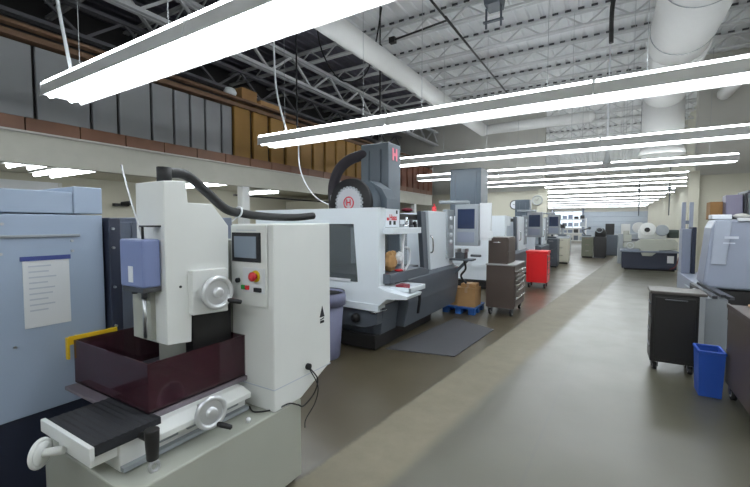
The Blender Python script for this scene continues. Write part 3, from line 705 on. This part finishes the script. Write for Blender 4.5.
single('tool_holder', 'dark tool holder standing on the white shelf, middle one', 'tool holder', B().cyl((-2.3, 4.76, 1.555), (-2.3, 4.76, 1.59), .04).cyl((-2.3, 4.76, 1.59), (-2.3, 4.76, 1.66), .025), DSTEEL)
single('tool_holder', 'low dark tool holder at the far end of the white shelf', 'tool holder', B().cyl((-2.3, 4.88, 1.555), (-2.3, 4.88, 1.60), .035).ball((-2.3, 4.88, 1.61), .03), BLACK)
single('tray_tool', 'small dark red tool in the white chip tray', 'tool', B().box(-2.28, -2.16, 4.28, 4.46, .785, .84), mat('dark_red_plastic', (120, 20, 40), .5), bev=.01)
single('maroon_cloth', 'dark red cloth lying on top of the first milling centre', 'cloth', B().ball((-2.5, 5.05, 1.80), .07, 1, 1.8, .4), mat('maroon_cloth', (110, 30, 45), .9))
t = thing('bench_vise', 'steel vise and fittings below the first control screen', 'vise', (-2.05, 6.45, 1.0))
obj('bracket', B().box(-2.34, -1.95, 6.35, 6.6, .98, 1.01).strip((-2.33, 6.45, .7), (-2.05, 6.45, .99), .05, .04, up=(0, 1, 0)), HAASG, t, .005)
obj('vise_body', B().box(-2.25, -2.08, 6.38, 6.55, 1.01, 1.12).cyl((-2.0, 6.45, 1.07), (-1.82, 6.45, 1.07), .02), DSTEEL, t, .008)
obj('vise_jaw', B().box(-2.25, -2.2, 6.36, 6.57, 1.12, 1.18).box(-2.12, -2.07, 6.36, 6.57, 1.12, 1.18), STEEL, t, .005)
obj('air_line', B().tube([(-2.1, 6.4, 1.0), (-2.06, 6.38, .85), (-2.14, 6.38, .72), (-2.05, 6.4, .6)], .018), BLACK, t)
single('document_pouch', 'white paper sheets clipped beside the first control screen', 'papers', B().box(-1.925, -1.74, 6.70, 6.78, 1.32, 1.96).box(-1.91, -1.70, 6.68, 6.70, 1.36, 1.48), PAPER)
single('red_bottle', 'small red bottle standing on the second milling centre roof', 'bottle', B().cyl((-3.9, 9.44, 1.805), (-3.9, 9.44, 2.05), .06, seg=14).cyl((-3.9, 9.44, 2.05), (-3.9, 9.44, 2.12), .02), REDD)

# mat, pallet, boxes
single('floor_mat', 'dark grey rectangular mat on the floor in front of the first milling centre', 'mat',
       B().prism([(-2.42, 4.28), (-1.56, 4.45), (-1.46, 5.9), (-2.2, 6.3)], 'z', .001, .014), MATF, bev=.003)
t = thing('plastic_pallet', 'blue plastic pallet on the floor beside the brown tool chest', 'pallet', (-2.2, 7.0, 0))
obj('deck', B().box(-2.6, -1.98, 6.65, 7.3, .10, .13), BLUEP, t, .004)
for xx in (-2.58, -2.34, -2.10): 
    for yy in (6.67, 6.9, 7.17): obj('runner_block', B().box(xx, xx+.11, yy, yy+.11, .0, .10), BLUEP, t, .004)
for k, (a, lab) in enumerate((((-2.32, -2.0, 6.72, 7.1, .13, .46), 'large cardboard box on the blue pallet, next to the brown tool chest'), ((-2.6, -2.34, 6.75, 7.15, .13, .43), 'cardboard box at the left on the blue pallet'), ((-2.28, -2.02, 6.8, 7.05, .465, .53), 'flat cardboard box on top of the large box'))):
    tt = thing('cardboard_box', lab, 'box', ((a[0]+a[1])/2, (a[2]+a[3])/2, a[4]), 'boxes on the pallet')
    obj('carton', B().box(*a), CARD, tt, .004)
    obj('tape', B().box((a[0]+a[1])/2-.025, (a[0]+a[1])/2+.025, a[2]-.002, a[3]+.002, a[5]-.08, a[5]+.002), TAN, tt)

def caster(par, x, y, r=.055, m=PAPER):
    c = obj('caster', B().cyl((x-.018, y, r), (x+.018, y, r), r, seg=18), BLACK, par)
    obj('wheel_cap', B().cyl((x-.021, y, r), (x+.021, y, r), r*.55, seg=14), m, c)
    obj('caster_fork', B().box(x-.03, x-.022, y-.03, y+.03, r, 2*r+.03).box(x+.022, x+.03, y-.03, y+.03, r, 2*r+.03).box(x-.03, x+.03, y-.035, y+.035, 2*r+.02, 2*r+.035), DSTEEL, c)

# brown rolling tool chest: drawers look to +X
t = thing('tool_chest', 'brown rolling tool cabinet with drawers on white casters beside the blue pallet', 'tool cabinet', (-1.6, 7.3, 0))
x0, x1, y0, y1 = -1.85, -1.37, 6.88, 7.75
obj('body', B().box(x0, x1, y0, y1, .14, .88), BROWN, t, .008)
obj('top_tray', B().box(x0-.01, x1+.01, y0-.01, y1+.01, .88, .905), mat('grey_rubber_top', (150, 148, 150), .6), t, .004)
z = .18
for h in (.16, .13, .11, .09, .07, .07):
    d = obj('drawer', B().box(x1, x1+.012, y0+.03, y1-.03, z, z+h-.012), BROWN, t, .003)
    obj('drawer_pull', B().box(x1+.012, x1+.03, y0+.05, y1-.05, z+h-.04, z+h-.018), CHROME, d, .003); z += h
for xx in (x0+.06, x1-.06):
    for yy in (y0+.07, y1-.07): caster(t, xx, yy)
t = thing('upper_tool_chest', 'brown upper tool box standing on the brown rolling cabinet', 'tool box', (-1.66, 7.2, .905))
obj('body', B().box(-1.83, -1.50, 6.92, 7.55, .905, 1.37), BROWN, t, .008)
obj('drawer', B().box(-1.5, -1.49, 6.95, 7.52, .92, 1.12), BROWN, t, .003); obj('drawer', B().box(-1.5, -1.49, 6.95, 7.52, 1.13, 1.34), BROWN, t, .003)
obj('side_handle', B().tube([(-1.74, 6.92, 1.28), (-1.74, 6.895, 1.28), (-1.62, 6.895, 1.28), (-1.62, 6.92, 1.28)], .01, sub=1), CHROME, t)
# red cart
t = thing('red_tool_cart', 'bright red rolling tool cart on black casters', 'tool cart', (-1.55, 10.6, 0))
x0, x1, y0, y1 = -1.78, -1.30, 10.35, 10.85
obj('body', B().box(x0, x1, y0, y1, .14, .86), RED, t, .01)
obj('lid', B().box(x0-.015, x1+.015, y0-.015, y1+.015, .86, .93), RED, t, .012)
obj('edge_strip', B().box(x1, x1+.012, y0+.02, y0+.05, .2, .84), CHROME, t)
z = .18
for h in (.2, .16, .14, .14):
    d = obj('drawer', B().box(x1, x1+.012, y0+.07, y1-.03, z, z+h-.012), RED, t, .003)
    obj('drawer_pull', B().box(x1+.012, x1+.026, y0+.1, y1-.05, z+h-.04, z+h-.02), CHROME, d); z += h
for xx in (x0+.06, x1-.06):
    for yy in (y0+.07, y1-.07): caster(t, xx, yy, .055, REDD)

# clocks on the cream partition
for x, z, m, lab in ((-3.42, 2.40, BLACK, 'round wall clock with dark rim on the left cream partition'), (-2.50, 2.54, MIDG, 'paler round wall clock nearer the pillar edge')):
    t = thing('wall_clock', lab, 'clock', (x, 16.97, z))
    yy = 16.97 if x < -3 else 16.67
    obj('rim', B().torus((x, yy, z), (0, 1, 0), .18, .02), m, t)
    obj('dial', B().cyl((x, yy+.02, z), (x, yy-.005, z), .18, seg=32), PAPER if x < -3 else EDMD, t)
    obj('hands', B().strip((x, yy-.01, z), (x+.06, yy-.01, z+.09), .012, .004, up=(0, 1, 0)).strip((x, yy-.01, z), (x-.07, yy-.01, z+.02), .014, .004, up=(0, 1, 0)), INKD, t)

# ------------------------------------------------------------------ things along the left beyond the red cart
def cabinet(name, lab, cat, x0, x1, y0, y1, h, m, nd=3, group=None, feet=.06):
    t = thing(name, lab, cat, ((x0+x1)/2, (y0+y1)/2, 0), group)
    obj('body', B().box(x0, x1, y0, y1, feet, h), m, t, .01)
    obj('plinth', B().box(x0+.03, x1-.03, y0+.03, y1-.03, 0, feet), BLACKG, t)
    obj('countertop', B().box(x0-.01, x1+.01, y0-.01, y1+.01, h, h+.03), MIDG, t)
    for k in range(nd):
        za = feet+.03+k*(h-feet-.05)/nd
        d = obj('drawer', B().box(x0+.03, x1-.03, y0-.012, y0, za, za+(h-feet-.05)/nd-.02), m, t, .003)
        obj('drawer_pull', B().box((x0+x1)/2-.08, (x0+x1)/2+.08, y0-.03, y0-.012, za+(h-feet-.05)/nd-.06, za+(h-feet-.05)/nd-.045), CHROME, d)
    return t
cabinet('storage_cabinet', 'dark brown cabinet past the red cart, in front of the left pillar', 'cabinet', -2.75, -2.15, 15.55, 16.2, 1.0, BROWND)
cabinet('storage_cabinet', 'dark grey cabinet at the aisle edge near the left pillar', 'cabinet', -2.05, -1.62, 15.6, 16.3, 1.05, HAASG)
cabinet('storage_cabinet', 'cream fronted cabinet just past the left pillar', 'cabinet', -1.95, -1.4, 17.3, 18.0, 1.02, CREAM)
t = thing('drill_press', 'dark drill press standing on the dark grey cabinet', 'drill press', (-1.85, 15.9, 1.08))
obj('base', B().box(-2.0, -1.68, 15.65, 16.1, 1.08, 1.14), HAASG, t, .01)
obj('post', B().cyl((-1.85, 15.98, 1.14), (-1.85, 15.98, 2.15), .045), DSTEEL, t)
obj('head', B().box(-1.98, -1.72, 15.62, 16.1, 1.5, 1.8).cyl((-1.85, 15.72, 1.3), (-1.85, 15.72, 1.5), .04), HAASG, t, .03)
t = thing('bench_grinder', 'small dark bench grinder on the dark brown cabinet', 'grinder', (-2.45, 15.8, 1.03))
obj('motor', B().cyl((-2.65, 15.8, 1.2), (-2.25, 15.8, 1.2), .09, seg=20).box(-2.55, -2.35, 15.7, 15.9, 1.03, 1.12), BROWND, t)
obj('grinding_wheel', B().cyl((-2.7, 15.8, 1.2), (-2.65, 15.8, 1.2), .12, seg=24).cyl((-2.25, 15.8, 1.2), (-2.2, 15.8, 1.2), .12, seg=24), DSTEEL, t)

# far left shelving under the window
t = thing('shelving_unit', 'white shelving unit below the far bright windows', 'shelf', (-2.35, 30, 0))
for xx in (-3.26, -1.40):
    obj('upright', B().box(xx-.03, xx+.03, 29.8, 30.3, 0, 2.0), WHITEP, t)
for zz in (.5, 1.0, 1.45, 1.95): obj('shelf_board', B().box(-3.23, -1.43, 29.8, 30.3, zz-.03, zz-.002), WHITEP, t)
SLAB = ['lowest', 'second', 'third', 'top']
n_ = 0
for k, zz in enumerate((.5, 1.0, 1.45, 1.95)):
    for q in range(5):
        xx = -3.06+q*.36; hh = random.uniform(.16, .32); m = random.choice([HAASG, NAVYC, BLACKG, MIDG])
        single('storage_bin', 'dark bin on the %s board of the far white shelving, %s in its row' % (SLAB[k], ['first', 'second', 'third', 'fourth', 'last'][q]), 'bin', B().box(xx-.13, xx+.13, 29.85, 30.2, zz, zz+hh), m, 'bins on the far shelving', .01)
cabinet('work_bench', 'pale grey bench at the far left of the aisle', 'bench', -2.7, -1.9, 24.0, 25.0, .9, MIDG)
cabinet('work_bench', 'white topped bench in front of the far shelving', 'bench', -2.9, -2.1, 26.6, 27.8, .85, WHITEP)
# microscope like gear on the benches
for x, y, z, lab in ((-2.3, 24.4, .93, 'dark instrument on the pale grey bench'), (-2.5, 27.0, .88, 'dark instrument on the white topped bench')):
    t = thing('bench_instrument', lab, 'instrument', (x, y, z))
    obj('base', B().box(x-.2, x+.2, y-.2, y+.2, z, z+.08), HAASG, t, .01)
    obj('arm', B().box(x-.05, x+.05, y, y+.12, z+.08, z+.6), MIDG, t, .01)
    obj('head', B().box(x-.12, x+.12, y-.18, y+.12, z+.45, z+.65), BLACKG, t, .02)

# dark carts in mid aisle
cabinet('storage_cabinet', 'olive grey cabinet standing in the middle of the far aisle', 'cabinet', -1.14, -.66, 21.0, 21.9, .98, OLIVE)
t = thing('covered_machine', 'black covered machine right of the olive cabinet', 'machine', (-.4, 21.4, 0))
obj('body', B().box(-.63, -.12, 21.0, 21.8, .05, 1.0), BLACKG, t, .02)
obj('cover', B().ball((-.375, 21.4, 1.12), .25, .98, 1.3, 1.25, seg=20), BLACK, t)
obj('lamp_ring', B().torus((-.42, 21.02, 1.32), (0, 1, .6), .13, .02), MIDG, t)
obj('skid', B().box(-.62, -.16, 21.05, 21.75, 0, .05), DSTEEL, t)
t = thing('covered_machine', 'second dark machine with a square head, behind the black one', 'machine', (.1, 23.4, 0))
obj('body', B().box(-.25, .35, 23.0, 24.6, .0, 1.05), HAASG, t, .02)
obj('head', B().box(-.2, .2, 23.2, 23.9, 1.05, 1.62), BLACKG, t, .03)
single('trolley', 'dark low trolley behind the olive cabinet', 'trolley', B().box(-1.3, -.8, 24.2, 24.9, .6, .66).cyl((-1.25, 24.25, 0), (-1.25, 24.25, .6), .02).cyl((-.85, 24.25, 0), (-.85, 24.25, .6), .02).cyl((-1.25, 24.85, 0), (-1.25, 24.85, .6), .02).cyl((-.85, 24.85, 0), (-.85, 24.85, .6), .02), DSTEEL)
t = thing('bench_instrument', 'dark jumble of fittings on top of the olive cabinet', 'instrument', (-.95, 21.4, 1.01))
obj('base', B().box(-1.1, -.75, 21.2, 21.6, 1.01, 1.07), HAASG, t)
obj('arm', B().cyl((-1.0, 21.4, 1.05), (-1.15, 21.4, 1.3), .03).cyl((-1.15, 21.4, 1.3), (-.85, 21.4, 1.4), .03).ball((-.84, 21.4, 1.4), .07), DSTEEL, t)

# manual grinder / lathe on the right beyond the aisle
t = thing('cylindrical_grinder', 'pale grey manual grinder on a dark navy base, right of the far aisle', 'machine', (1.1, 16.6, 0))
obj('base', B().prism([(.40, .05), (1.95, .05), (1.95, .62), (.38, .62)], 'y', 16.3, 17.3), NAVY, t, .02)
obj('plinth', B().box(.46, 1.9, 16.36, 17.2, 0, .05), BLACKG, t)
obj('coolant_tray', B().box(.34, 1.98, 16.2, 17.3, .62, .68), NAVYC, t, .01)
obj('bed', B().prism([(.42, .95), (.78, .98), (.92, 1.08), (1.85, 1.08), (1.95, .98), (1.95, .74), (1.45, .70), (1.25, .50), (.98, .50), (.90, .74), (.42, .78)], 'y', 16.22, 16.9), EDMD, t, .02)
obj('wheel_head', B().box(.88, 1.66, 16.45, 17.05, 1.08, 1.40).box(.95, 1.25, 16.4, 16.9, 1.38, 1.56), EDMW, t, .03)
obj('wheel_guard', B().prism([(1.12+.23*math.cos(a*PI/12), 1.42+.23*math.sin(a*PI/12)) for a in range(24)], 'y', 16.3, 16.45), EDMW, t, .01)
obj('wheel_guard', B().prism([(1.52+.19*math.cos(a*PI/12), 1.38+.19*math.sin(a*PI/12)) for a in range(24)], 'y', 16.34, 16.45), MIDG, t, .01)
obj('wheel_bore', B().cyl((1.10, 16.30, 1.40), (1.10, 16.26, 1.40), .08, seg=18), BLACKG, t)
obj('work_head', B().box(.42, .66, 16.3, 16.7, .98, 1.22).cyl((.5, 16.4, 1.2), (.5, 16.4, 1.36), .09), EDMD, t, .02)
obj('slide_rail', B().box(.42, .9, 16.3, 16.6, .90, .98).box(.66, 1.0, 16.35, 16.6, 1.0, 1.08), DSTEEL, t)
obj('motor', B().box(1.7, 2.0, 16.5, 16.95, 1.12, 1.40), mat('dark_green_paint', (52, 62, 58), .5), t, .02)
obj('handwheel', B().torus((.62, 16.12, .86), (0, 1, 0), .1, .015).cyl((.62, 16.12, .86), (.62, 16.3, .86), .02), STEEL, t)
obj('notice_plate', B().box(1.68, 1.86, 16.285, 16.3, .28, .52), PAPER, t)
obj('front_pipe', B().tube([(1.75, 16.2, .08), (1.9, 16.15, .2), (1.98, 16.2, .5)], .014), mat('dull_red_pipe', (110, 50, 52), .6), t)
t = thing('storage_rack', 'pale machine frame with wheels, behind the manual grinder', 'machine', (.7, 19.0, 0))
obj('body', B().box(.3, 1.5, 18.6, 19.4, 0, 1.2), MIDG, t, .02)
obj('superstructure', B().box(.4, .7, 18.7, 19.2, 1.2, 1.6).cyl((1.0, 18.7, 1.45), (1.0, 19.2, 1.45), .22, seg=24), WHITEP, t, .01)

# ------------------------------------------------------------------ right side
t = thing('cnc_lathe', 'large pale grey blue lathe enclosure at the right edge', 'lathe', (2.0, 7.2, 0))
obj('upper_enclosure', B().prism([(1.06, .80), (1.02, .86), (1.06, 1.3), (1.08, 1.55), (1.12, 1.655), (3.6, 1.655), (3.6, .76)], 'y', 6.3, 6.75), LATHEB, t, .03)
obj('rear_enclosure', B().box(1.5, 3.6, 6.75, 8.4, .76, 1.6), LATHEB, t, .02)
obj('door_frame', B().prism([(1.085, 1.1), (1.115, 1.645), (1.27, 1.645), (1.23, 1.1)], 'y', 6.285, 6.3), mat('lighter_grey_blue_enamel', (160, 167, 182), .4), t, .006)
obj('top_edge', B().box(1.32, 3.6, 6.28, 6.34, 1.635, 1.672), PAPER, t, .005)
obj('lower_body', B().box(1.0, 3.6, 6.4, 8.3, .03, .80), LATHEB, t, .01)
obj('recess_shadow', B().box(1.2, 3.6, 6.32, 6.42, .42, .78), BLACKG, t)  # solid black box paints the shadow below the upper enclosure
obj('base_skirt', B().box(1.0, 3.6, 6.5, 8.2, 0, .05), BLACKG, t)
obj('access_panel', B().box(.985, 1.0, 6.5, 7.4, .12, .70), MIDG, t, .004)
pn = obj('control_pendant', B().box(1.01, 1.13, 8.0, 8.3, .80, 1.52), LATHEB, t, .01)
obj('pendant_edge', B().box(1.135, 1.19, 7.98, 8.3, .80, 1.55), NAVY, pn, .01)
obj('switch_plate', B().box(.955, 1.0, 6.45, 6.75, .70, .80), INKD, t)
obj('rating_plate', B().box(1.2, 1.33, 6.262, 6.268, 1.42, 1.45).box(1.19, 1.3, 6.262, 6.268, 1.36, 1.375), INKG, t)
rr = B()
for dx, dz in ((0, 0), (.07, .02), (.14, .0)): rr.strip((.96+dx, 6.6, .80+dz), (1.0+dx, 5.52, .80+dz), .045, .03)
obj('bar_feed_rail', rr, DSTEEL, t)
obj('bar_feed_cabinet', B().box(.93, 1.12, 5.56, 6.38, .04, .78), MIDG, t, .008)
single('cardboard_box', 'small brown box on top of the lathe enclosure, beside the monitor', 'box', B().box(1.16, 1.33, 6.9, 7.15, 1.662, 1.90), CARDD, bev=.006)
single('label_printer', 'low white box with a black end at the left corner of the lathe roof', 'printer', B().box(1.12, 1.32, 6.55, 6.75, 1.662, 1.72), PAPER, bev=.01)
single('cloth', 'crumpled grey cloth in front of the brown box on the lathe', 'cloth', B().ball((1.42, 6.62, 1.70), .07, 1.2, 1, .5, seg=10), CREAMD)
t = thing('monitor', 'dark violet monitor seen from behind on the lathe roof', 'monitor', (1.4, 7.0, 1.66))
obj('casing', B().prism([(6.72, 1.70), (6.76, 1.98), (6.95, 1.97), (7.0, 1.72)], 'x', 1.29, 1.46), mat('violet_grey_casing', (96, 92, 112), .4), t, .01)
obj('screen_edge', B().box(1.46, 1.49, 6.7, 6.98, 1.69, 1.99), INKD, t, .006)
obj('stand', B().box(1.33, 1.46, 6.75, 6.95, 1.662, 1.70), INKD, t)
t = thing('equipment_box', 'pale grey equipment box at the right edge on the lathe roof', 'box', (1.7, 7.0, 1.66))
obj('casing', B().box(1.52, 1.95, 6.75, 7.2, 1.662, 2.0), LATHEB, t, .01)
obj('lid', B().box(1.50, 1.97, 6.73, 7.22, 2.0, 2.03), HAASG, t, .006)
t = thing('pipe_stand', 'slim pale posts standing beside the right pillar', 'stand', (1.5, 11.5, 0))
for xx in (1.42, 1.56): obj('post', B().box(xx, xx+.07, 11.4, 11.5, .0, 2.1), LATHEB, t, .005)
obj('cross_bar', B().box(1.42, 1.63, 11.42, 11.48, 1.6, 1.68), NAVYC, t)

# black rolling cabinet
t = thing('rolling_cabinet', 'black rolling cabinet with grey top standing by the lathe', 'cabinet', (.63, 5.4, 0))
x0, x1, y0, y1 = .41, .82, 5.17, 5.5
obj('body', B().box(x0, x1, y0, y1, .1, .845), BLACKG, t, .01)
obj('door', B().box(x0+.03, x1-.03, y0-.012, y0, .13, .815), BLACKG, t, .006)
obj('handle', B().box(x0+.12, x1-.1, y0-.03, y0-.012, .785, .797), DSTEEL, t, .003)
obj('countertop', B().box(x0-.015, x1+.06, y0-.02, y1+.02, .847, .88), mat('warm_grey_top', (84, 80, 77), .5), t, .006)
sl = B()
for zz in (.25, .42, .58, .72): sl.box(x0-.008, x0, y0+.03, y1-.03, zz, zz+.012)
obj('side_slat', sl, HAASG, t)
for xx in (x0+.05, x1-.05):
    for yy in (y0+.06, y1-.06): caster(t, xx, yy, .04)
# blue bin
t = thing('recycling_bin', 'small blue plastic bin between the black cabinet and the brown cabinet', 'bin', (.83, 4.73, 0))
def frus(x0, x1, y0, y1, z0, z1, f):
    cx, cy = (x0+x1)/2, (y0+y1)/2
    lo = [(cx+(x-cx)*f, cy+(y-cy)*f, z0) for x, y in ((x0, y0), (x1, y0), (x1, y1), (x0, y1))]
    hi = [(x, y, z1) for x, y in ((x0, y0), (x1, y0), (x1, y1), (x0, y1))]
    return lo+hi
fb = B()
o_ = frus(.735, .93, 4.60, 4.86, .0, .42, .85); i_ = frus(.747, .918, 4.612, 4.848, .02, .42, .85)
fb.add(o_, [(0, 1, 2, 3), (0, 1, 5, 4), (1, 2, 6, 5), (2, 3, 7, 6), (3, 0, 4, 7)])
fb.add(i_, [(0, 1, 2, 3), (0, 1, 5, 4), (1, 2, 6, 5), (2, 3, 7, 6), (3, 0, 4, 7)])
obj('bucket', fb, BLUEB, t)
rm = B()
for q in ((.728, .937, 4.593, 4.614), (.728, .937, 4.846, 4.867), (.728, .749, 4.593, 4.867), (.916, .937, 4.593, 4.867)): rm.box(*q, .405, .432)
obj('rim', rm, BLUEB, t, .006)
# brown cabinet right
t = thing('brown_cabinet', 'large brown cabinet on white casters with tan top at the right edge', 'cabinet', (1.4, 4.2, 0))
obj('body', B().box(.955, 1.9, 3.7, 4.74, .13, .86), BROWN, t, .012)
obj('board_top', B().box(1.08, 1.88, 3.75, 4.70, .86, .88), TAN, t, .004)
obj('edge_trim', B().box(.945, .962, 3.7, 4.74, .83, .87), BROWND, t, .003)
for xx in (1.0, 1.8):
    for yy in (3.98, 4.66): caster(t, xx, yy, .055)

# ------------------------------------------------------------------ light and colour
w = bpy.data.worlds.new('world'); bpy.context.scene.world = w; w.use_nodes = True
w.node_tree.nodes['Background'].inputs[0].default_value = (.75, .85, 1, 1)
w.node_tree.nodes['Background'].inputs[1].default_value = .3
sc = bpy.context.scene
sc.view_settings.view_transform = 'Standard'; sc.view_settings.look = 'None'; sc.view_settings.gamma = 1
sc.view_settings.use_curve_mapping = False
sc.view_settings.exposure = .05
sc.cycles.max_bounces = 8; sc.cycles.diffuse_bounces = 5; sc.cycles.glossy_bounces = 3; sc.cycles.transparent_max_bounces = 12
sc.cycles.use_denoising = True; sc.cycles.sample_clamp_indirect = 4
